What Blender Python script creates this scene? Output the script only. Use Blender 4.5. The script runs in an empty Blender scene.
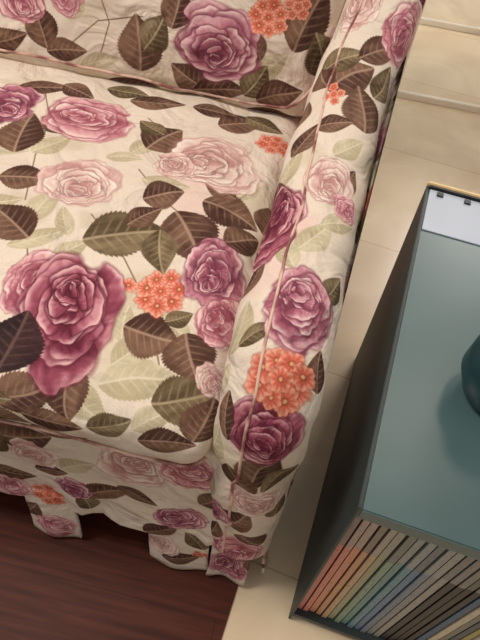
import bpy, bmesh, math, random
import numpy as np
from mathutils import Vector, Matrix, noise
from mathutils.bvhtree import BVHTree
H=1.1; F=600.0
# ------------------------------------------------------------ camera
d=Vector((-65,478,F)).normalized()
z=Vector((0,0,1)); h=(z-d*z.dot(d)).normalized()
r=d.cross(h); r=-r if r.x<0 else r
a=math.radians(6.5)
Hd=Vector((-math.sin(a),math.cos(a),0)); Rt=Vector((math.cos(a),math.sin(a),0)); Dn=Vector((0,0,-1))
def cam2world(v): return Rt*v.dot(r)+Hd*v.dot(h)+Dn*v.dot(d)
ix,iy,iz=cam2world(Vector((1,0,0))),cam2world(Vector((0,1,0))),cam2world(Vector((0,0,1)))
cam=bpy.data.cameras.new('camera'); cam.sensor_fit='VERTICAL'; cam.sensor_height=36; cam.lens=F/640*36
co=bpy.data.objects.new('camera',cam); bpy.context.scene.collection.objects.link(co)
M=Matrix((( ix.x,-iy.x,-iz.x,0),(ix.y,-iy.y,-iz.y,0),(ix.z,-iy.z,-iz.z,H),(0,0,0,1)))
co.matrix_world=M; cam.clip_start=.02
bpy.context.scene.camera=co
# ------------------------------------------------------------ print painting
def ss(e0,e1,x):
    t=np.clip((x-e0)/(e1-e0),0,1); return t*t*(3-2*t)
class Cloth:
    def __init__(s,u0,v0,w,hh,ppm=1400,seed=1):
        s.u0,s.v0,s.ppm=u0,v0,ppm; s.W=int(w*ppm); s.H=int(hh*ppm); s.w=w; s.h=hh
        s.rng=np.random.RandomState(seed)
        s.img=np.empty((s.H,s.W,3)); s.img[:]=np.array(GROUND)/255
    def win(s,cx,cy,R):
        x0=max(0,int((cx-R-s.u0)*s.ppm)); x1=min(s.W,int((cx+R-s.u0)*s.ppm)+1)
        y0=max(0,int((cy-R-s.v0)*s.ppm)); y1=min(s.H,int((cy+R-s.v0)*s.ppm)+1)
        if x1<=x0 or y1<=y0: return None
        X,Y=np.meshgrid(s.u0+(np.arange(x0,x1)+.5)/s.ppm,s.v0+(np.arange(y0,y1)+.5)/s.ppm)
        return (slice(y0,y1),slice(x0,x1)),X-cx,Y-cy
    def put(s,sl,m,c):
        m=m[...,None]
        c=np.asarray(c)
        s.img[sl]=s.img[sl]*(1-m)+c*m
    def nf(s,k,n=5):
        return [(s.rng.randn()*k,s.rng.randn()*k,s.rng.rand()*6.28) for _ in range(n)]
    @staticmethod
    def nv(F_,x,y):
        o=0
        for (p,q,ph) in F_: o=o+np.sin(p*x+q*y+ph)
        return o/math.sqrt(len(F_))
    def rose(s,cx,cy,R,pal,ry=None,ang=0):
        ry=ry or R; R*=.95; ry*=.95; ca,sa=math.cos(ang),math.sin(ang); rng=s.rng
        dk,md,lt,ed=[np.array(c)/255. for c in pal]
        N1=s.nf(5); N2=s.nf(5); N3=s.nf(16); N4=s.nf(2.6)
        ta=rng.rand()*6.28; tx,ty=math.cos(ta)*.20,math.sin(ta)*.20
        rings=[(5,.80,.38,1.3,0),(6,.62,.48,1.1,0),(6,.50,.46,1.1,1),(5,.38,.40,1.2,2),(5,.27,.31,1.3,3),(4,.17,.23,1.4,4),(4,.10,.16,1.4,5),(3,.04,.09,1.4,6)]
        for (n,dist,pr,asp,k) in rings:
            off=rng.rand()*6.28
            for i in rng.permutation(n):
                th=off+i*6.2832/n+rng.randn()*.3
                dd=dist*(1+.13*rng.randn()); p=pr*(1+.16*rng.randn())
                px,py=dd*math.cos(th)+tx*k*.4,dd*math.sin(th)+ty*k*.4
                wx=cx+px*R*ca-py*ry*sa; wy=cy+px*R*sa+py*ry*ca
                w=s.win(wx,wy,max(R,ry)*p*1.85)
                if w is None: continue
                sl,X,Y=w; X=X+wx-cx; Y=Y+wy-cy
                x=(X*ca+Y*sa)/R; y=(-X*sa+Y*ca)/ry
                x=x+.055*s.nv(N1,x,y)+.014*s.nv(N3,x,y); y=y+.055*s.nv(N2,x,y)
                fa=np.arctan2(y-ty,x-tx)
                qx,qy=x-px,y-py
                u=(qx*math.cos(th)+qy*math.sin(th)); v=(-qx*math.sin(th)+qy*math.cos(th))
                phi=np.arctan2(v,u); ph=rng.rand()*6.28
                rr=p*(1+.08*np.sin(2*phi+ph)+.05*np.sin(5*phi+2*ph)+.02*np.sin(11*phi))
                D=np.sqrt(u**2+(v/(1.2*asp))**2)/rr
                s.put(sl,ss(1.22,.98,D)*(.55+.05*k),dk*(1-.06*k))
                m=ss(1.03,.97,D)
                q=np.clip((u/p+1)/2,0,1)
                st=np.sin(fa*19+ph*3+2.5*s.nv(N1,x*2,y*2))
                N5=s.nf(7,3)
                t=-.06+.92*q**1.25+.18*s.nv(N4,x,y)+.08*s.nv(N3,x,y)+.10*s.nv(N5,x,y)+.11*st*q+rng.uniform(-.30,.22)-.03*k
                t=np.clip(t,0,1); t=np.round(t*7)/7*.35+t*.65
                t=t[...,None]
                col=np.where(t<.5,dk*(1-2*t)+md*2*t,md*(2-2*t)+lt*(2*t-1))
                e=(ss(.70,.97,D)*ss(-.2,.7,u/p)*np.clip(.4+.6*np.sin(phi*1.5+ph),0,1))[...,None]*.9
                col=col*(1-e)+ed*e
                s.put(sl,m*.98,col)
    def leaf(s,cx,cy,L,Wd,ang,pal=None,curve=.18):
        pal=pal or LEAF
        w=s.win(cx,cy,L*1.25)
        if w is None: return
        sl,X,Y=w; ca,sa=math.cos(ang),math.sin(ang)
        A=(X*ca+Y*sa)/L; B=(-X*sa+Y*ca)/Wd
        cv=curve*(1 if s.rng.rand()<.5 else -1)
        B=B-cv*(1-A*A)*L/Wd*.5
        prof=np.clip(1-np.abs(A)**1.8,0,1)**.9*(1-.38*A)*1.05
        saw=((A*9-np.abs(B)*.8)%1)
        prof=prof*(1+.10*saw)
        D=np.abs(B)-prof
        m=ss(.05,-.03,D)*ss(1.0,.96,np.abs(A))
        dk,md,vn=[np.array(c)/255. for c in pal]
        N1=s.nf(3.5); N2=s.nf(12)
        fold=.30*np.sign(B)*(1 if s.rng.rand()<.5 else -1)
        t=np.clip(.45+.28*s.nv(N1,A,B)+.10*s.nv(N2,A,B)+fold,0,1); t=(np.round(t*4)/4*.4+t*.6)[...,None]
        col=dk*(1-t)+md*t
        vein=(.5+.5*np.cos((A-np.abs(B)*.35)*24))**6*.55*ss(1.0,.3,np.abs(B)/(prof+1e-3))
        rib=ss(.10,.03,np.abs(B))
        e=np.maximum(vein,rib)[...,None]*.75
        col=col*(1-e)+vn*e
        s.put(sl,m*.96,col)
    def coral(s,cx,cy,R,n=7,ry=None):
        ry=ry or R
        pts=[(0,0)]+[(math.cos(i*6.283/(n-1)+.4),math.sin(i*6.283/(n-1)+.4)) for i in range(n-1)] if n>1 else [(0,0)]
        for (a_,b_) in pts[::-1]:
            k=.62*s.rng.uniform(.85,1.15) if n>1 else 0
            fx,fy=cx+a_*R*k,cy+b_*ry*k; fr=R*(.42*s.rng.uniform(.85,1.15) if n>1 else 1)
            w=s.win(fx,fy,fr*1.4)
            if w is None: continue
            sl,X,Y=w; th=np.arctan2(Y,X*1.0); rr=np.sqrt(X*X+(Y*R/ry)**2)/fr; ph=s.rng.rand()*6
            pet=.76+.24*np.abs(np.sin(th*2.5+ph))+.04*np.sin(th*13)
            D=rr/pet
            s.put(sl,ss(1.25,.98,D)*.5,np.array((170,80,66))/255)
            c0=np.array((204,98,78))/255; c1=np.array((238,172,146))/255
            t=np.clip(ss(.3,1,D)*.85+.25*np.sin(th*11+ph)+s.rng.uniform(-.15,.15),0,1)[...,None]
            s.put(sl,ss(1.05,.96,D),c0*(1-t)+c1*t)
            s.put(sl,ss(.34,.22,rr)*.8,np.array((160,84,60))/255)
            s.put(sl,ss(.18,.10,rr)*.8,np.array((232,190,136))/255)
    def stem(s,pts,wd,col=(128,104,84)):
        col=np.array(col)/255
        for i in range(len(pts)-1):
            n=int(math.dist(pts[i],pts[i+1])/(wd*.6))+1
            for k in range(n):
                t=k/n; x_=pts[i][0]*(1-t)+pts[i+1][0]*t; y_=pts[i][1]*(1-t)+pts[i+1][1]*t
                w=s.win(x_,y_,wd*2)
                if w is None: continue
                sl,X,Y=w; s.put(sl,ss(wd*1.1,wd*.6,np.sqrt(X*X+Y*Y))*.5,col)
    def wash(s,cx,cy,R,col,al=.35):
        w=s.win(cx,cy,R*1.6)
        if w is None: return
        sl,X,Y=w; N=s.nf(3); D=np.sqrt(X*X+Y*Y)/R+.22*s.nv(N,X/R,Y/R)
        s.put(sl,ss(1.15,.6,D)*al,np.array(col)/255)
    def washes(s,n,seed):
        rng=random.Random(seed)
        for q in range(n):
            s.wash(rng.uniform(s.u0,s.u0+s.w),rng.uniform(s.v0,s.v0+s.h),rng.uniform(.02,.045),rng.choice([(206,190,160),(228,188,180),(200,184,156)]),.4)
    def leaves(s,lst):
        for (x,y,L,W,an,P) in lst: s.leaf(x,y,L,W,math.radians(an),P)
    def image(s,name):
        n=s.rng.randn(s.H,s.W)*.014
        im=np.clip(s.img+n[...,None],0,1)
        out=np.ones((s.H,s.W,4),dtype=np.float32); out[...,:3]=im
        I=bpy.data.images.new(name,s.W,s.H); I.pixels.foreach_set(out.ravel()); I.update(); I.pack()
        return I
GROUND=(227,211,194)
CRIM=((100,38,54),(154,78,96),(206,144,152),(234,192,190))
MAUV=((124,62,80),(178,108,124),(214,164,170),(238,208,204))
PINK=((160,86,100),(206,142,150),(232,188,184),(244,216,210))
PALE=((192,142,138),(224,188,178),(238,218,206),(244,232,220))
LEAF=((72,46,38),(124,92,74),(180,148,126))
LEAFG=((82,66,46),(130,112,84),(182,162,132))
LEAFD=((40,26,28),(66,44,44),(110,82,76))
PLEAF=((184,170,138),(206,194,164),(228,214,192))
R_=math.radians
def scatter(c,seed,k=.135):
    rng=random.Random(seed)
    nx=int(c.w/k)+2; ny=int(c.h/k)+2
    items=[]
    for i in range(nx):
        for j in range(ny):
            x=c.u0+(i+.5*(j%2))*k+rng.uniform(-.02,.02); y=c.v0+j*k+rng.uniform(-.02,.02)
            items.append((x,y,(i*2+j*3+rng.randint(0,1))%5))
    for x,y,t in items:
        c.wash(x+.05,y+.05,.04,rng.choice([(206,190,160),(226,184,176),(196,178,150)]))
        for q in range(5):
            th=rng.uniform(0,6.28); dd=rng.uniform(.045,.075)
            c.leaf(x+dd*math.cos(th),y+dd*math.sin(th),rng.uniform(.028,.042),rng.uniform(.015,.022),th+rng.uniform(-.5,.5),rng.choice([LEAF,LEAF,LEAFG,PLEAF]))
    for x,y,t in items:
        if t==0: c.rose(x,y,.058,CRIM)
        elif t==1: c.rose(x,y,.052,PALE)
        elif t==2: c.coral(x,y,.03)
        elif t==3: c.rose(x,y,.052,MAUV)
        else: c.rose(x,y,.042,PINK)
seat=Cloth(-.84,.16,.84,.86,1400,3)
def paint_seat(c):
    c.washes(60,8)
    for p in [[(-.5,.89),(-.45,.80),(-.43,.70),(-.40,.6)],[(-.30,.60),(-.24,.55),(-.2,.5)],[(-.27,.72),(-.21,.66),(-.15,.62),(-.12,.5)],[(-.16,.5),(-.15,.42),(-.12,.36)],[(-.36,.52),(-.33,.46)],[(-.3,.86),(-.25,.82)]]:
        c.stem(p,.0014)
    for (x,y,L,W,an) in [(-.352,.539,.045,.016,40),(-.33,.58,.03,.012,120),(-.148,.36,.05,.025,20),(-.20,.32,.04,.018,-30),(-.30,.74,.03,.012,10),(-.10,.74,.03,.014,60),(-.19,.43,.03,.014,100),(-.12,.32,.03,.014,40),
        (-.37,.60,.04,.018,80),(-.44,.59,.04,.018,20),(-.30,.53,.03,.014,60),(-.22,.70,.04,.016,0),(-.42,.74,.04,.018,60),(-.13,.44,.03,.016,-30),(-.17,.40,.035,.018,60),(-.28,.78,.03,.016,60),(-.48,.70,.04,.018,10)]:
        c.leaf(x,y,L,W,R_(an),PLEAF)
    c.leaves([(-.473,.754,.058,.034,100,LEAF),(-.42,.645,.040,.024,10,LEAF),(-.405,.555,.048,.030,150,LEAF),(-.498,.887,.05,.02,20,LEAF),(-.44,.90,.035,.02,-20,LEAF),
        (-.30,.915,.05,.022,10,LEAF),(-.256,.811,.040,.034,60,LEAF),(-.285,.835,.03,.018,150,LEAFG),(-.215,.672,.032,.028,30,LEAF),(-.242,.578,.060,.038,25,LEAFG),(-.228,.622,.03,.018,50,LEAF),
        (-.158,.60,.054,.038,-55,LEAF),(-.185,.565,.042,.022,-70,LEAFG),(-.112,.672,.046,.034,-10,LEAF),(-.085,.63,.03,.024,40,LEAF),(-.155,.425,.036,.030,0,LEAF),(-.13,.46,.02,.012,40,LEAFG),(-.098,.41,.036,.030,-60,LEAF),
        (-.094,.358,.040,.028,30,LEAFG),(-.066,.335,.035,.024,80,LEAF),(-.225,.325,.040,.024,-80,LEAF),(-.28,.315,.045,.028,30,LEAF),(-.33,.30,.04,.025,0,LEAFG),(-.17,.30,.03,.018,30,LEAFG),
        (-.147,.911,.045,.028,35,LEAF),(-.11,.93,.04,.02,-20,LEAFG),(-.14,.72,.03,.018,160,LEAF),(-.20,.93,.04,.02,10,LEAF),(-.06,.70,.03,.02,90,LEAF),(-.62,.8,.05,.025,30,LEAF),(-.36,.93,.04,.02,0,LEAFG),(-.5,.6,.04,.02,70,LEAF),
        (-.10,.29,.035,.02,10,LEAF),(-.24,.28,.04,.02,0,LEAF),(-.14,.80,.025,.014,110,LEAFG),(-.44,.79,.03,.02,150,LEAFG),(-.38,.29,.04,.025,20,LEAF),(-.30,.26,.04,.02,-20,LEAF)])
    c.rose(-.392,.828,.068,PINK,.050)
    c.rose(-.54,.82,.05,MAUV)
    c.rose(-.163,.779,.062,PALE,.062)
    c.rose(-.344,.665,.052,PALE,.05)
    c.rose(-.22,.745,.03,PALE,.03)
    c.coral(-.082,.876,.03,7,.028)
    c.rose(-.325,.46,.032,PINK,.045)
    c.coral(-.165,.494,.034,8,.042); c.coral(-.208,.492,.0125,1)
    c.rose(-.262,.430,.052,CRIM,.074,.1)
    c.leaf(-.315,.375,.045,.034,R_(88),LEAFD)
    c.rose(-.108,.555,.038,MAUV,.056)
    c.rose(-.078,.475,.026,PINK,.036)
    c.rose(-.07,.39,.016,PALE,.02)
    c.rose(-.68,.65,.06,CRIM); c.rose(-.62,.45,.06,PALE); c.rose(-.45,.42,.045,PALE); c.coral(-.5,.5,.035); c.rose(-.72,.9,.06,PINK)
paint_seat(seat)
gen=Cloth(0,0,1.24,1.24,600,7); scatter(gen,5)
arm_c=Cloth(-.02,0,.26,2.6,1300,11)
def paint_arm(c):
    scatter(c,21)
    n=int(1.16*c.ppm); c.img[:n]=np.array(GROUND)/255
    c.washes(40,3)
    c.leaves([(.10,.665,.035,.018,60,PLEAF),(.07,.63,.03,.014,120,PLEAF),(.03,.52,.04,.018,80,PLEAF),(.04,.80,.04,.018,70,PLEAF),(.13,.70,.03,.014,30,PLEAF),(.03,.33,.04,.016,90,PLEAF),(.12,.85,.03,.016,50,PLEAF),(.03,.22,.04,.016,90,PLEAF),(.02,.44,.03,.014,70,PLEAF),
      (.10,.325,.040,.026,70,LEAF),(.075,.29,.035,.020,120,LEAF),(.125,.30,.032,.018,50,LEAFG),(.045,.395,.034,.018,100,LEAF),(.03,.60,.03,.014,60,LEAF),(.135,.60,.03,.014,60,LEAFG),(.06,.50,.025,.012,20,LEAFG),(.14,.48,.028,.014,100,LEAF),
      (.05,.855,.035,.018,60,LEAF),(.135,.79,.028,.012,80,LEAF),(.02,.76,.03,.016,100,LEAF),(.02,.92,.03,.02,80,LEAF),
      (.09,.985,.044,.032,50,LEAF),(.12,.93,.046,.030,110,LEAF),(.065,1.02,.040,.024,30,LEAFG),(.14,1.00,.036,.02,80,LEAFG),(.045,.985,.03,.018,120,LEAF),(.09,.885,.028,.016,20,LEAF),(.12,1.05,.036,.022,40,LEAF),
      (.08,.17,.035,.02,60,LEAF),(.11,.10,.04,.02,120,LEAF),(.14,.20,.03,.016,80,LEAFG),(.05,.08,.03,.016,80,LEAF)])
    c.rose(.036,.69,.038,CRIM,.066)
    c.rose(.104,.775,.030,PALE,.040); c.rose(.135,.735,.018,PINK,.024)
    c.rose(.102,.552,.038,MAUV,.054)
    c.rose(.093,.392,.035,CRIM,.040)
    c.coral(.098,.456,.037,9,.034)
    c.coral(.075,.945,.018,5,.022)
    c.rose(.15,1.10,.035,PINK,.05); c.rose(.06,1.12,.03,PALE,.04)
    c.rose(.10,.235,.030,PALE,.034); c.rose(.095,.03,.035,PINK,.045); c.rose(.05,.15,.022,MAUV,.03)
paint_arm(arm_c)
back_c=Cloth(-.84,.4,.84,.7,1300,13); 
def paint_back(c):
    scatter(c,33)
    c.img[:int((.72-.4)*c.ppm)]=np.array(GROUND)/255
    c.washes(30,5)
    for p in [[(-.42,.54),(-.40,.6),(-.43,.68)],[(-.5,.53),(-.42,.60),(-.34,.62)],[(-.28,.66),(-.31,.60)]]: c.stem(p,.0014)
    c.leaves([(-.42,.53,.04,.014,20,PLEAF),(-.30,.50,.04,.014,0,PLEAF),(-.46,.62,.03,.014,60,PLEAF),(-.12,.58,.04,.018,40,PLEAF),
      (-.350,.575,.048,.036,95,LEAF),(-.32,.60,.036,.024,60,LEAFG),(-.255,.538,.038,.026,150,LEAF),(-.20,.52,.05,.022,10,LEAF),(-.14,.55,.034,.024,60,LEAFG),(-.095,.53,.042,.024,20,LEAF),(-.065,.655,.052,.032,70,LEAF),(-.04,.60,.04,.024,110,LEAFG),
      (-.53,.575,.04,.028,110,LEAF),(-.285,.645,.034,.024,80,LEAF),(-.38,.66,.04,.02,20,LEAF),(-.48,.54,.04,.018,10,LEAF),(-.60,.54,.05,.02,20,LEAF),(-.15,.61,.03,.016,120,LEAF),(-.36,.50,.05,.014,4,LEAF),(-.10,.49,.05,.014,0,LEAF),(-.25,.49,.04,.014,0,LEAF)])
    c.rose(-.56,.615,.045,PINK,.04); c.rose(-.48,.635,.03,PINK,.03)
    c.rose(-.212,.600,.066,MAUV,.050)
    c.coral(-.132,.652,.034,8,.030); c.coral(-.088,.672,.022,6,.020)
    c.rose(-.40,.70,.05,PALE); c.rose(-.25,.725,.05,CRIM); c.rose(-.7,.56,.05,CRIM)
paint_back(back_c)
front_c=Cloth(-.84,0,.95,.5,1300,17)
def paint_front(c):
    scatter(c,41)
    i0=int((-.40+.84)*c.ppm); c.img[:,i0:]=np.array(GROUND)/255
    c.washes(30,6)
    c.leaves([(-.31,.35,.05,.030,20,LEAF),(-.36,.31,.04,.02,60,LEAFG),(-.25,.385,.04,.018,0,LEAF),(-.235,.30,.036,.018,40,PLEAF),(-.11,.375,.04,.02,20,PLEAF),(-.20,.23,.045,.024,30,LEAF),(-.235,.19,.03,.016,100,LEAFG),(-.15,.25,.034,.016,-20,LEAF),
      (-.04,.30,.035,.018,60,LEAF),(-.115,.16,.035,.022,40,LEAF),(-.06,.13,.032,.018,120,LEAFG),(-.35,.22,.04,.02,0,LEAF),(-.28,.26,.03,.014,20,LEAF),(-.08,.06,.035,.02,20,LEAF),(-.34,.10,.03,.018,60,LEAF),(-.14,.10,.03,.014,80,PLEAF),(.02,.10,.03,.018,80,LEAF)])
    c.rose(-.155,.335,.044,PALE,.042); c.rose(-.075,.36,.034,PINK,.04); c.rose(-.30,.30,.03,PALE,.03)
    c.coral(-.30,.165,.028,7,.03); c.rose(-.25,.225,.026,MAUV,.026); c.rose(-.085,.21,.036,MAUV,.034); c.rose(-.36,.17,.026,PINK,.03)
    c.rose(-.30,.06,.03,PINK,.03); c.rose(-.11,.09,.022,PALE,.03); c.rose(.0,.07,.03,MAUV,.04); c.coral(-.05,.08,.014,5)
paint_front(front_c)
# ------------------------------------------------------------ materials
def nodes(name):
    m=bpy.data.materials.new(name); m.use_nodes=True; nt=m.node_tree; return m,nt,nt.nodes['Principled BSDF']
def fabric(name,cl,crease=.30):
    m,nt,b=nodes(name)
    t=nt.nodes.new('ShaderNodeTexImage'); t.image=cl.image(name); t.extension='MIRROR'
    nt.links.new(t.outputs[0],b.inputs['Base Color'])
    b.inputs['Roughness'].default_value=.92; b.inputs['Specular IOR Level'].default_value=.15
    tc=nt.nodes.new('ShaderNodeTexCoord'); n=nt.nodes.new('ShaderNodeTexNoise'); n.inputs['Scale'].default_value=13; n.inputs['Detail'].default_value=3; n.inputs['Distortion'].default_value=.8
    n2=nt.nodes.new('ShaderNodeTexNoise'); n2.inputs['Scale'].default_value=900
    n3=nt.nodes.new('ShaderNodeTexNoise'); n3.noise_type='RIDGED_MULTIFRACTAL'; n3.inputs['Scale'].default_value=6; n3.inputs['Detail'].default_value=1.2; n3.inputs['Distortion'].default_value=.4
    ad=nt.nodes.new('ShaderNodeMath'); ad.operation='MULTIPLY_ADD'; ad.inputs[1].default_value=.05
    ad2=nt.nodes.new('ShaderNodeMath'); ad2.operation='MULTIPLY_ADD'; ad2.inputs[1].default_value=crease
    for q in (n,n2,n3): nt.links.new(tc.outputs['Object'],q.inputs[0])
    nt.links.new(n2.outputs[0],ad.inputs[0]); nt.links.new(n.outputs[0],ad.inputs[2])
    nt.links.new(n3.outputs[0],ad2.inputs[0]); nt.links.new(ad.outputs[0],ad2.inputs[2])
    bp=nt.nodes.new('ShaderNodeBump'); bp.inputs['Distance'].default_value=.03; bp.inputs['Strength'].default_value=.85
    nt.links.new(ad2.outputs[0],bp.inputs['Height']); nt.links.new(bp.outputs[0],b.inputs['Normal'])
    return m
def lin(c): return tuple(((x/255)/12.92 if x/255<.04045 else ((x/255+.055)/1.055)**2.4) for x in c)+(1,)
def flat(name,c,rough=.6,noise_amt=.1,scale=20,spec=.5,metal=0,c2=None):
    m,nt,b=nodes(name); tc=nt.nodes.new('ShaderNodeTexCoord'); n=nt.nodes.new('ShaderNodeTexNoise'); n.inputs['Scale'].default_value=scale; n.inputs['Detail'].default_value=5
    cr=nt.nodes.new('ShaderNodeValToRGB'); L=lin(c)
    cr.color_ramp.elements[0].color=tuple(x*(1-noise_amt) for x in L[:3])+(1,); cr.color_ramp.elements[1].color=tuple(min(1,x*(1+noise_amt)) for x in L[:3])+(1,)
    if c2: cr.color_ramp.elements[0].color=lin(c2)
    cr.color_ramp.elements[0].position=.3 if not c2 else .40; cr.color_ramp.elements[1].position=.7 if not c2 else .54
    nt.links.new(tc.outputs['Object'],n.inputs[0]); nt.links.new(n.outputs[0],cr.inputs[0]); nt.links.new(cr.outputs[0],b.inputs['Base Color'])
    b.inputs['Roughness'].default_value=rough; b.inputs['Specular IOR Level'].default_value=spec; b.inputs['Metallic'].default_value=metal
    return m
MS=fabric('seat_print',seat,.24); MG=fabric('generic_print',gen); MA=fabric('arm_print',arm_c); MB=fabric('back_print',back_c); MF=fabric('front_print',front_c,.4)
MW=flat('piping_cloth',(204,172,156),.95,.1,22,spec=.1,c2=(140,88,88))
MLEG=flat('dark_wood_leg',(50,26,18),.4,.3,12)
# ------------------------------------------------------------ mesh helpers
def mkobj(name,bm,mats,parent=None,smooth=True):
    me=bpy.data.meshes.new(name)
    bmesh.ops.recalc_face_normals(bm,faces=bm.faces)
    bm.to_mesh(me); bm.free()
    for m in mats: me.materials.append(m)
    if smooth:
        for p in me.polygons: p.use_smooth=True
    o=bpy.data.objects.new(name,me); bpy.context.scene.collection.objects.link(o)
    if parent: o.parent=parent
    return o
def setuv(bm,fn):
    l=bm.loops.layers.uv.verify()
    for f_ in bm.faces:
        for lp in f_.loops: lp[l].uv=fn(lp.vert.co,f_.normal)
def uvc(cl,u,v): return ((u-cl.u0)/cl.w,(v-cl.v0)/cl.h)
def rbox(x0,x1,y0,y1,z0,z1,rad,cuts,crown=0,nz=.0,seed=0,pull=1.0):
    bm=bmesh.new(); bmesh.ops.create_cube(bm,size=2)
    bmesh.ops.subdivide_edges(bm,edges=bm.edges[:],cuts=cuts,use_grid_fill=True)
    cx,cy,cz=(x0+x1)/2,(y0+y1)/2,(z0+z1)/2; hx,hy,hz=(x1-x0)/2,(y1-y0)/2,(z1-z0)/2
    for v in bm.verts:
        q=v.co.copy()
        p=Vector((q.x*hx,q.y*hy,q.z*hz))
        c=Vector((max(-hx+rad,min(hx-rad,p.x)),max(-hy+rad,min(hy-rad,p.y)),max(-hz+rad,min(hz-rad,p.z))))
        dv=p-c
        if dv.length>1e-9: dv.normalize()
        p=c+dv*rad
        fx=1-(p.x/hx)**4; fy=1-(p.y/hy)**4
        p.z+=crown*max(0,fx)*max(0,fy)*(1 if q.z>0 else -.3)
        w=Vector((p.x+cx,p.y+cy,p.z+cz))
        if nz:
            n=noise.noise_vector(w*6+Vector((seed,0,0)))*nz+noise.noise_vector(w*17+Vector((seed,3,0)))*nz*.5
            w+=n
        v.co=w
    return bm
def tube(name,pts,rad,mat,parent=None,closed=False):
    cu=bpy.data.curves.new(name,'CURVE'); cu.dimensions='3D'; sp=cu.splines.new('POLY'); sp.points.add(len(pts)-1)
    for i,p in enumerate(pts): sp.points[i].co=(*p,1)
    sp.use_cyclic_u=closed; cu.bevel_depth=rad; cu.bevel_resolution=3; cu.materials.append(mat)
    o=bpy.data.objects.new(name,cu); bpy.context.scene.collection.objects.link(o)
    dg=bpy.context.evaluated_depsgraph_get(); me=bpy.data.meshes.new_from_object(o.evaluated_get(dg)); 
    bpy.data.objects.remove(o); o=bpy.data.objects.new(name,me); bpy.context.scene.collection.objects.link(o)
    for p in me.polygons: p.use_smooth=True
    if parent: o.parent=parent
    return o
# ------------------------------------------------------------ ARMCHAIR
chair=bpy.data.objects.new('floral_armchair',None); bpy.context.scene.collection.objects.link(chair)
XL,XR=-.80,-.045; YF=.305
bm=rbox(XL,XR,YF-.005,1.04,.405,.485,.036,72,crown=.022,nz=.009,seed=2)
for v in bm.verts:  # soft puckers running back from the front seam
    k=max(0,1-abs(v.co.y-.30)/.12)*max(0,1-abs(v.co.z-.44)/.08)
    s_=math.sin(v.co.x*95+3*noise.noise(v.co*9))*noise.noise(v.co*5+Vector((4,1,2)))
    v.co.y+=.012*k*s_; v.co.z+=.010*k*s_
setuv(bm,lambda c,n: uvc(seat,c.x,c.y-(max(0,.48-c.z) if c.y<.5 else 0)))
mkobj('seat_cushion',bm,[MS],parent=chair)
def ring(x0,x1,y0,y1,zz,rc):
    P=[]
    for (cx,cy,a0) in [(x1-rc,y0+rc,-90),(x1-rc,y1-rc,0),(x0+rc,y1-rc,90),(x0+rc,y0+rc,180)]:
        for k in range(9):
            t=R_(a0+k*90/8); P.append((cx+rc*math.cos(t),cy+rc*math.sin(t)))
    Q=[]
    for i in range(len(P)):
        p,q=P[i],P[(i+1)%len(P)]
        n=max(1,int(math.dist(p,q)/.02))
        for k in range(n):
            t=k/n; x_=p[0]*(1-t)+q[0]*t; y_=p[1]*(1-t)+q[1]*t
            w=Vector((x_,y_,zz)); w+=noise.noise_vector(w*6+Vector((2,0,0)))*.008; Q.append(w)
    return Q
tube('cushion_piping_lower',ring(XL+.004,XR-.004,YF-.001,1.03,.418,.03),.0024,MW,chair,True)
bm=rbox(XL-.03,XR+.02,YF+.018,1.10,.13,.425,.01,50,nz=.005,seed=5)
for v in bm.verts:
    if v.co.y<.4:
        k=max(0,min(1,(.36-v.co.z)/.2))
        v.co.y+=.006*k*math.sin(v.co.x*60+4*noise.noise(v.co*8))*(.5+noise.noise(v.co*4+Vector((1,5,2))))-.010*k
        if v.co.z<.16: v.co.z+=.004*noise.noise(v.co*12)
setuv(bm,lambda c,n: uvc(front_c,c.x,c.z))
mkobj('seat_base',bm,[MF],parent=chair)
def resample(P,step):
    L=[0]
    for i in range(1,len(P)): L.append(L[-1]+(Vector(P[i])-Vector(P[i-1])).length)
    n=int(L[-1]/step); j=0; out=[]
    for k in range(n+1):
        s=L[-1]*k/n
        while j<len(L)-2 and L[j+1]<s: j+=1
        t=(s-L[j])/(L[j+1]-L[j]); out.append(Vector(P[j]).lerp(Vector(P[j+1]),t))
    return out
path=[(YF,.13),(YF-.004,.30),(YF-.002,.46)]
for k in range(1,10):
    t=R_(90*k/9); path.append((YF+.11-.11*math.cos(t),.475+.115*math.sin(t)))
path+=[(.60,.595),(.78,.61),(.90,.64),(1.0,.685),(1.10,.75),(1.20,.84),(1.28,.86),(1.32,.82),(1.33,.7),(1.33,.14)]
path=resample(path,.009)
for it in range(9):
    path=[path[0]]+[(path[i-1]+path[i]*2+path[i+1])/4 for i in range(1,len(path)-1)]+[path[-1]]
SL=[0]
for i in range(1,len(path)): SL.append(SL[-1]+(path[i]-path[i-1]).length)
NRM=[]
for i in range(len(path)):
    t=(path[min(i+1,len(path)-1)]-path[max(i-1,0)]).normalized(); NRM.append(Vector((-t.y,t.x)))
def cl01(x): return max(0,min(1,x))
def xo(y): return .060+.004*cl01((y-.4)/.1)+.020*cl01((y-.5)/.4)+.030*cl01((y-.86)/.2)
def xi(y): return -.052+.034*cl01((y-.75)/.3)
RR=.055
def armpt(i,t):
    p=path[i]; x1=xo(p.x); x0=xi(p.x); xc=(x0+x1)/2; w=(x1-x0)/2
    c,s=math.cos(t),math.sin(t); e=2/2.2
    x=xc-w*math.copysign(abs(c)**e,c); ins=RR*(1-abs(s)**e)
    q=p-NRM[i]*ins
    return Vector((x,q.x,q.y))
def armn(p):
    k=cl01((.52-p.y)/.15)
    fold=math.sin(p.x*70+p.z*26+2.5*noise.noise(p*7))*noise.noise(p*6+Vector((7,2,1)))*.012*k
    return noise.noise_vector(p*7)*.006+noise.noise_vector(p*19)*.004+Vector((fold*.5,-fold,0))
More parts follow.
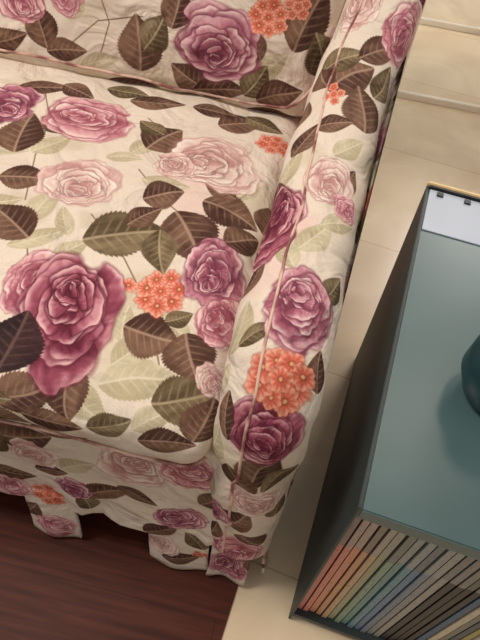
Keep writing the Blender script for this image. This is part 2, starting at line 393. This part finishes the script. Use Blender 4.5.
def make_arm(mirror):
    bm=bmesh.new(); NT=28; uvl=bm.loops.layers.uv.verify(); G=[]; UV={}
    for i in range(len(path)):
        row=[]; al=0; prev=None
        for k in range(NT+1):
            t=math.pi*k/NT; p=armpt(i,t)
            if prev is not None: al+=(p-prev).length
            prev=p.copy()
            pp=p+armn(p)
            if mirror: pp.x=(XL+XR)-pp.x
            v=bm.verts.new(pp); row.append(v); UV[v]=(al,SL[i])
        G.append(row)
    for i in range(len(path)-1):
        for k in range(NT):
            f_=bm.faces.new((G[i][k],G[i+1][k],G[i+1][k+1],G[i][k+1])); f_.material_index=0
            for lp in f_.loops: lp[uvl].uv=uvc(arm_c,*UV[lp.vert])
    for k in (0,NT):
        f_=bm.faces.new([G[i][k] for i in range(len(path))]); f_.material_index=1
        for lp in f_.loops: lp[uvl].uv=(lp.vert.co.y/1.24,lp.vert.co.z/1.24)
    bmesh.ops.triangulate(bm,faces=[f_ for f_ in bm.faces if len(f_.verts)>4])
    return bm
for mir,nm in ((False,'arm_right'),(True,'arm_left')):
    mkobj(nm,make_arm(mir),[MA,MG],parent=chair)
    pts=[]
    for i in range(2,len(path)-40):
        p=path[i]; x1=xo(p.x); x0=xi(p.x); xc=(x0+x1)/2; w=(x1-x0)/2
        xx=-.012+.03*cl01((p.x-.85)/.25); c=-(xx-xc)/w; c=math.copysign(abs(c)**(2.2/2),c); t=math.acos(c)
        q=armpt(i,t); q=q+armn(q)+Vector((0,NRM[i].x,NRM[i].y))*.0004
        if mir: q.x=XL+XR-q.x
        pts.append(q)
    tube(nm+'_piping',pts,.0019,MW,chair)
def lean(c,zb=.45,k=.26): c.y+=(c.z-zb)*k
bm=rbox(XL+.02,XR+.03,.945,1.10,.47,.93,.065,56,crown=0,nz=.012,seed=9)
for v in bm.verts:
    hx=(v.co.x-(XL+XR+.05)/2)/.38; 
    if v.co.y<1.0: v.co.y-=.02*max(0,1-hx**4)*max(0,1-((v.co.z-.7)/.25)**2)
    lean(v.co)
setuv(bm,lambda c,n: uvc(back_c,c.x,c.z))
bv=BVHTree.FromBMesh(bm)
mkobj('back_cushion',bm,[MB],parent=chair)
pts=[]
for i in range(60):
    x=-.75+.71*i/59; zz=.513+.006*math.sin(x*9)+ (.05*cl01((x+.10)/.07)**2)
    hit=bv.ray_cast(Vector((x,.5,zz)),Vector((0,1,0)))
    if hit[0]: pts.append(hit[0]-Vector((0,.0006,0)))
tube('back_cushion_piping',pts,.0025,MW,chair)
bm=rbox(XL-.09,XR+.09,1.10,1.30,.14,1.0,.05,30,nz=.004,seed=12)
for v in bm.verts: v.co.y+=max(0,v.co.z-.45)*.2
setuv(bm,lambda c,n:(c.x/1.24,c.z/1.24))
mkobj('back_frame',bm,[MG],parent=chair)
def tab(nm,x0,x1,y,z0=.016,z1=.17,side=False):
    bm=bmesh.new(); NX,NZ=16,14; L=[]
    for sgn in (0,1):
        G=[]
        for i in range(NX+1):
            row=[]
            for k in range(NZ+1):
                u=i/NX; w=k/NZ; X=x0+(x1-x0)*u; Z=z1+(z0-z1)*w
                Y=y+.006-.014*w+.005*w*math.sin(u*6+x0*30)+sgn*.005
                Z-=.003*math.sin(u*4+x0*9)*w
                X+=.004*(u-.5)*w+.002*math.sin(w*4+x0*20)*w
                e=abs(u-.5)*2; Z+=(.004*max(0,e-.8)/.2)*w
                row.append(bm.verts.new((X,Y,Z)))
            G.append(row)
        for i in range(NX):
            for k in range(NZ): bm.faces.new((G[i][k],G[i+1][k],G[i+1][k+1],G[i][k+1]))
        L.append(G)
    A,B=L
    for k in range(NZ):
        for i in (0,NX): bm.faces.new((A[i][k],A[i][k+1],B[i][k+1],B[i][k]))
    for i in range(NX):
        for k in (0,NZ): bm.faces.new((A[i][k],A[i+1][k],B[i+1][k],B[i][k]))
    setuv(bm,lambda c,n: uvc(front_c,c.x,c.z))
    o=mkobj(nm,bm,[MF],parent=chair)
    if side: o.rotation_euler=(0,0,R_(90)); 
    return o
k=0
for (x0,x1) in [(-.93,-.88),(-.86,-.76),(-.60,-.515),(-.345,-.262),(-.135,-.036),(-.031,.032)]:
    k+=1; tab(f'skirt_tab_{k}',x0,x1,YF+.006)
for j,yy in enumerate([.33,.56,.79,1.02,1.2]):
    o=tab(f'side_tab_{j}',yy,yy+.09,0,side=True); o.location=(.054,0,0)
for j,(x,y) in enumerate([(-.82,.38),(-.01,.40),(-.82,1.2),(-.01,1.2)]):
    bm=bmesh.new(); bmesh.ops.create_cone(bm,segments=16,radius1=.018,radius2=.026,depth=.15,cap_ends=True)
    bmesh.ops.translate(bm,verts=bm.verts,vec=(x,y,.079)); mkobj(f'leg_{j}',bm,[MLEG],parent=chair)
# ------------------------------------------------------------ FLOOR
def marble():
    m,nt,b=nodes('marble_tiles'); N=nt.nodes; L=nt.links
    tc=N.new('ShaderNodeTexCoord'); mp=N.new('ShaderNodeMapping'); mp.inputs['Rotation'].default_value=(0,0,R_(8)); mp.inputs['Location'].default_value=(.13,.1,0)
    L.new(tc.outputs['Object'],mp.inputs[0])
    br=N.new('ShaderNodeTexBrick'); br.offset=0; br.inputs['Scale'].default_value=1; br.inputs['Brick Width'].default_value=.45; br.inputs['Row Height'].default_value=.45
    br.inputs['Mortar Size'].default_value=.002; br.inputs['Color1'].default_value=(1,1,1,1); br.inputs['Color2'].default_value=(.95,.94,.93,1); br.inputs['Mortar'].default_value=(.80,.71,.62,1)
    L.new(mp.outputs[0],br.inputs[0])
    n=N.new('ShaderNodeTexNoise'); n.inputs['Scale'].default_value=3.5; n.inputs['Detail'].default_value=6; n.inputs['Distortion'].default_value=1.2
    L.new(mp.outputs[0],n.inputs[0])
    cr=N.new('ShaderNodeValToRGB'); e=cr.color_ramp.elements; e[0].position=.35; e[0].color=lin((222,198,166)); e[1].position=.65; e[1].color=lin((242,223,193))
    L.new(n.outputs[0],cr.inputs[0])
    mx=N.new('ShaderNodeMixRGB'); mx.blend_type='MULTIPLY'; mx.inputs[0].default_value=1; L.new(cr.outputs[0],mx.inputs[1]); L.new(br.outputs[0],mx.inputs[2])
    L.new(mx.outputs[0],b.inputs['Base Color']); b.inputs['Roughness'].default_value=.25
    return m
def wood():
    m,nt,b=nodes('mahogany_boards'); N=nt.nodes; L=nt.links
    tc=N.new('ShaderNodeTexCoord'); mp=N.new('ShaderNodeMapping'); mp.inputs['Scale'].default_value=(3,50,1); L.new(tc.outputs['Object'],mp.inputs[0])
    n=N.new('ShaderNodeTexNoise'); n.inputs['Scale'].default_value=2; n.inputs['Detail'].default_value=8; L.new(mp.outputs[0],n.inputs[0])
    cr=N.new('ShaderNodeValToRGB'); e=cr.color_ramp.elements; e[0].position=.3; e[0].color=lin((62,25,16)); e[1].position=.72; e[1].color=lin((92,44,31))
    L.new(n.outputs[0],cr.inputs[0])
    br=N.new('ShaderNodeTexBrick'); br.inputs['Scale'].default_value=1; br.inputs['Brick Width'].default_value=.9; br.inputs['Row Height'].default_value=.12; br.inputs['Mortar Size'].default_value=.001
    br.inputs['Color1'].default_value=(1,1,1,1); br.inputs['Color2'].default_value=(.9,.9,.9,1); br.inputs['Mortar'].default_value=(.6,.6,.6,1); L.new(tc.outputs['Object'],br.inputs[0])
    mx=N.new('ShaderNodeMixRGB'); mx.blend_type='MULTIPLY'; mx.inputs[0].default_value=1; L.new(cr.outputs[0],mx.inputs[1]); L.new(br.outputs[0],mx.inputs[2])
    L.new(mx.outputs[0],b.inputs['Base Color']); b.inputs['Roughness'].default_value=.5; b.inputs['Specular IOR Level'].default_value=.15
    return m
def slab(nm,x0,x1,y0,y1,z0,z1,mat):
    bm=bmesh.new(); bmesh.ops.create_cube(bm,size=1)
    for v in bm.verts: v.co=Vector(((x0+x1)/2+v.co.x*(x1-x0),(y0+y1)/2+v.co.y*(y1-y0),(z0+z1)/2+v.co.z*(z1-z0)))
    return mkobj(nm,bm,[mat],smooth=False)
slab('floor',-4,4,-3,6,-.05,0,marble())
bm=bmesh.new()
vs=[bm.verts.new(p) for p in [(-4,-3,.001),(-.31,-3,.001),(.035,.40,.001),(.04,1.6,.001),(-4,1.6,.001)]]; bm.faces.new(vs)
ex=bmesh.ops.extrude_face_region(bm,geom=bm.faces[:]); bmesh.ops.translate(bm,verts=[g for g in ex['geom'] if isinstance(g,bmesh.types.BMVert)],vec=(0,0,.003))
mkobj('floor_wood',bm,[wood()],smooth=False)
# ------------------------------------------------------------ BOOKCASE BOX
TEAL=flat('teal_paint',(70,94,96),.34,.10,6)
TEALD=flat('teal_paint_shaded',(44,55,56),.5,.15,8)  # same teal darkened, shade of the side panels put into the colour
PLY=flat('raw_wood_edge',(214,186,140),.6,.15,40)
PAPER=flat('pale_blue_paper',(184,192,206),.6,.05,10)
BLK=flat('black_plastic',(22,22,24),.5,.05,10)
shelf=bpy.data.objects.new('low_bookcase',None); bpy.context.scene.collection.objects.link(shelf)
shelf.location=(.119,.270,0); shelf.rotation_euler=(0,0,R_(-6.0))
def part(nm,x0,x1,y0,y1,z0,z1,mat,bev=.0015,parent=shelf):
    bm=bmesh.new(); bmesh.ops.create_cube(bm,size=1)
    for v in bm.verts: v.co=Vector(((x0+x1)/2+v.co.x*(x1-x0),(y0+y1)/2+v.co.y*(y1-y0),(z0+z1)/2+v.co.z*(z1-z0)))
    if bev: bmesh.ops.bevel(bm,geom=bm.edges[:],offset=bev,segments=2,affect='EDGES')
    return mkobj(nm,bm,[mat],parent=parent,smooth=False)
BW,BD,BH=.40,.58,.50
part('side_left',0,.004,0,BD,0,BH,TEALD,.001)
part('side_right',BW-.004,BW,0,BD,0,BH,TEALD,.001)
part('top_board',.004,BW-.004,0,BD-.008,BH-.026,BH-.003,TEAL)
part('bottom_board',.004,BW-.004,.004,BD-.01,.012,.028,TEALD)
part('back_panel',.0,BW,BD-.008,BD,0,BH+.006,PLY)
part('back_lip',.004,BW-.004,BD-.012,BD-.0085,BH-.003,BH+.004,BLK,0)
part('pale_insert',.006,BW-.014,BD-.115,BD-.013,BH-.003,BH-.001,PAPER,.0005)
for i,x in enumerate((.018,.062)): part(f'clip_{i}',x,x+.010,BD-.028,BD-.018,BH-.001,BH+.002,BLK,.0005)
def magmat():
    m,nt,b=nodes('magazine_spines'); N=nt.nodes; L=nt.links
    at=N.new('ShaderNodeVertexColor'); at.layer_name='Col'
    tc=N.new('ShaderNodeTexCoord'); mp=N.new('ShaderNodeMapping'); mp.inputs['Scale'].default_value=(260,1,90); L.new(tc.outputs['Object'],mp.inputs[0])
    n=N.new('ShaderNodeTexNoise'); n.inputs['Scale'].default_value=1; n.inputs['Detail'].default_value=2; L.new(mp.outputs[0],n.inputs[0])
    cr=N.new('ShaderNodeValToRGB'); cr.color_ramp.elements[0].position=.36; cr.color_ramp.elements[0].color=(.55,.55,.55,1); cr.color_ramp.elements[1].position=.46; cr.color_ramp.elements[1].color=(1,1,1,1)
    L.new(n.outputs[0],cr.inputs[0])
    mx=N.new('ShaderNodeMixRGB'); mx.blend_type='MULTIPLY'; mx.inputs[0].default_value=.5; L.new(at.outputs[0],mx.inputs[1]); L.new(cr.outputs[0],mx.inputs[2]); L.new(mx.outputs[0],b.inputs['Base Color']); b.inputs['Roughness'].default_value=.45
    return m
cols=[(200,122,116),(208,132,118),(208,142,116),(200,150,116),(190,160,126),(162,162,132),(130,154,136),(110,148,144),(102,140,154),(100,128,158),(114,128,146),(138,140,142),(152,150,144),(44,44,48),(34,34,38),(46,42,40),(40,40,42),(60,90,120),(190,180,160),(120,120,110),(70,80,90),(160,150,90),(200,190,180),(90,60,60),(60,100,90),(180,170,170),(90,90,90),(150,120,90),(60,60,80),(120,60,60),(90,120,100),(140,140,140),(50,50,50),(180,160,120),(70,70,90)]
bm=bmesh.new(); cl=bm.loops.layers.float_color.new('Col'); x=.006; rng=random.Random(4)
for ci,c in enumerate(cols):
    w=rng.uniform(.0100,.0114); dy=rng.uniform(.004,.008); hh=.425+rng.uniform(-.006,.004)
    if x+w>BW-.006: break
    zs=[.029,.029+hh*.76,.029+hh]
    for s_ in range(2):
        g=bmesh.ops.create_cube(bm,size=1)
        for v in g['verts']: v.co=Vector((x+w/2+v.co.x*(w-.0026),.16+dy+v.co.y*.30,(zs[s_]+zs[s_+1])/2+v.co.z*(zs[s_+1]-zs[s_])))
        gg=(160,158,152) if ci%3 else (116,116,114)  # grey title band, with shade under the top board put into its colour
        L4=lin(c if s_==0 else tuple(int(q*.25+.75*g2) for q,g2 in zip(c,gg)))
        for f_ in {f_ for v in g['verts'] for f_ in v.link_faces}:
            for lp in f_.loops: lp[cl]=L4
    x+=w
mkobj('magazines',bm,[magmat()],smooth=False,parent=shelf)
def lathe(nm,prof,mat,loc,seg=48):
    bm=bmesh.new(); R=[]
    for (rr,zz) in prof:
        R.append([bm.verts.new((rr*math.cos(6.28318*i/seg),rr*math.sin(6.28318*i/seg),zz)) for i in range(seg)])
    for a_,b_ in zip(R,R[1:]):
        for i in range(seg): bm.faces.new((a_[i],a_[(i+1)%seg],b_[(i+1)%seg],b_[i]))
    bm.faces.new(R[0]); bm.faces.new(R[-1])
    o=mkobj(nm,bm,[mat]); o.location=loc; return o
lathe('ceramic_vase',[(.034,0),(.048,.01),(.058,.035),(.056,.065),(.042,.09),(.032,.106),(.037,.12),(.034,.12),(.029,.106),(.038,.09),(.05,.065),(.036,.02)],flat('teal_glaze',(28,58,62),.25,.2,10),(.274,.455,BH+.0002))
tbl=bpy.data.objects.new('glass_side_table',None); bpy.context.scene.collection.objects.link(tbl); tbl.location=(.19,2.0,0)
FR=flat('pale_metal',(236,226,210),.3,.05,10)
gm,nt,b=nodes('clear_glass'); b.inputs['Transmission Weight'].default_value=1; b.inputs['Roughness'].default_value=.02; b.inputs['Base Color'].default_value=(.93,.97,.95,1)
for i,(x,y) in enumerate([(0,0),(.9,0),(0,.6),(.9,.6)]): part(f'post_{i}',x,x+.018,y,y+.018,0,.5,FR,.002,tbl)
part('rail_front',.018,.9,0,.018,.0,.022,FR,.002,tbl); part('rail_back',.018,.9,.6,.618,.0,.022,FR,.002,tbl)
part('rail_left',0,.018,.018,.6,0,.022,FR,.002,tbl); part('rail_right',.9,.918,.018,.6,0,.022,FR,.002,tbl)
part('glass_top',-.01,.928,-.01,.628,.5,.51,gm,.002,tbl)
# ------------------------------------------------------------ light
w=bpy.data.worlds.new('world'); bpy.context.scene.world=w; w.use_nodes=True
w.node_tree.nodes['Background'].inputs[0].default_value=(1,.93,.85,1); w.node_tree.nodes['Background'].inputs[1].default_value=.42
def area(nm,loc,tgt,size,pw,col):
    l=bpy.data.lights.new(nm,'AREA'); l.size=size; l.energy=pw; l.color=col
    o=bpy.data.objects.new(nm,l); o.location=loc; o.rotation_euler=(Vector(tgt)-Vector(loc)).to_track_quat('-Z','Y').to_euler(); bpy.context.scene.collection.objects.link(o)
area('ceiling_lamp',(-1.0,.3,2.4),(-.3,.6,.3),.6,36,(1,.925,.835))
area('floor_fill_light',(1.2,3.6,2.4),(.4,1.6,0),.8,34,(1,.94,.87))  # added fill to brighten the far floor, no known window behind it
area('pendant_lamp',(.66,1.61,2.4),(.15,.4,.5),.22,5,(1,.86,.72))
sc=bpy.context.scene; sc.view_settings.view_transform='Standard'; sc.view_settings.look='None'; sc.view_settings.exposure=0
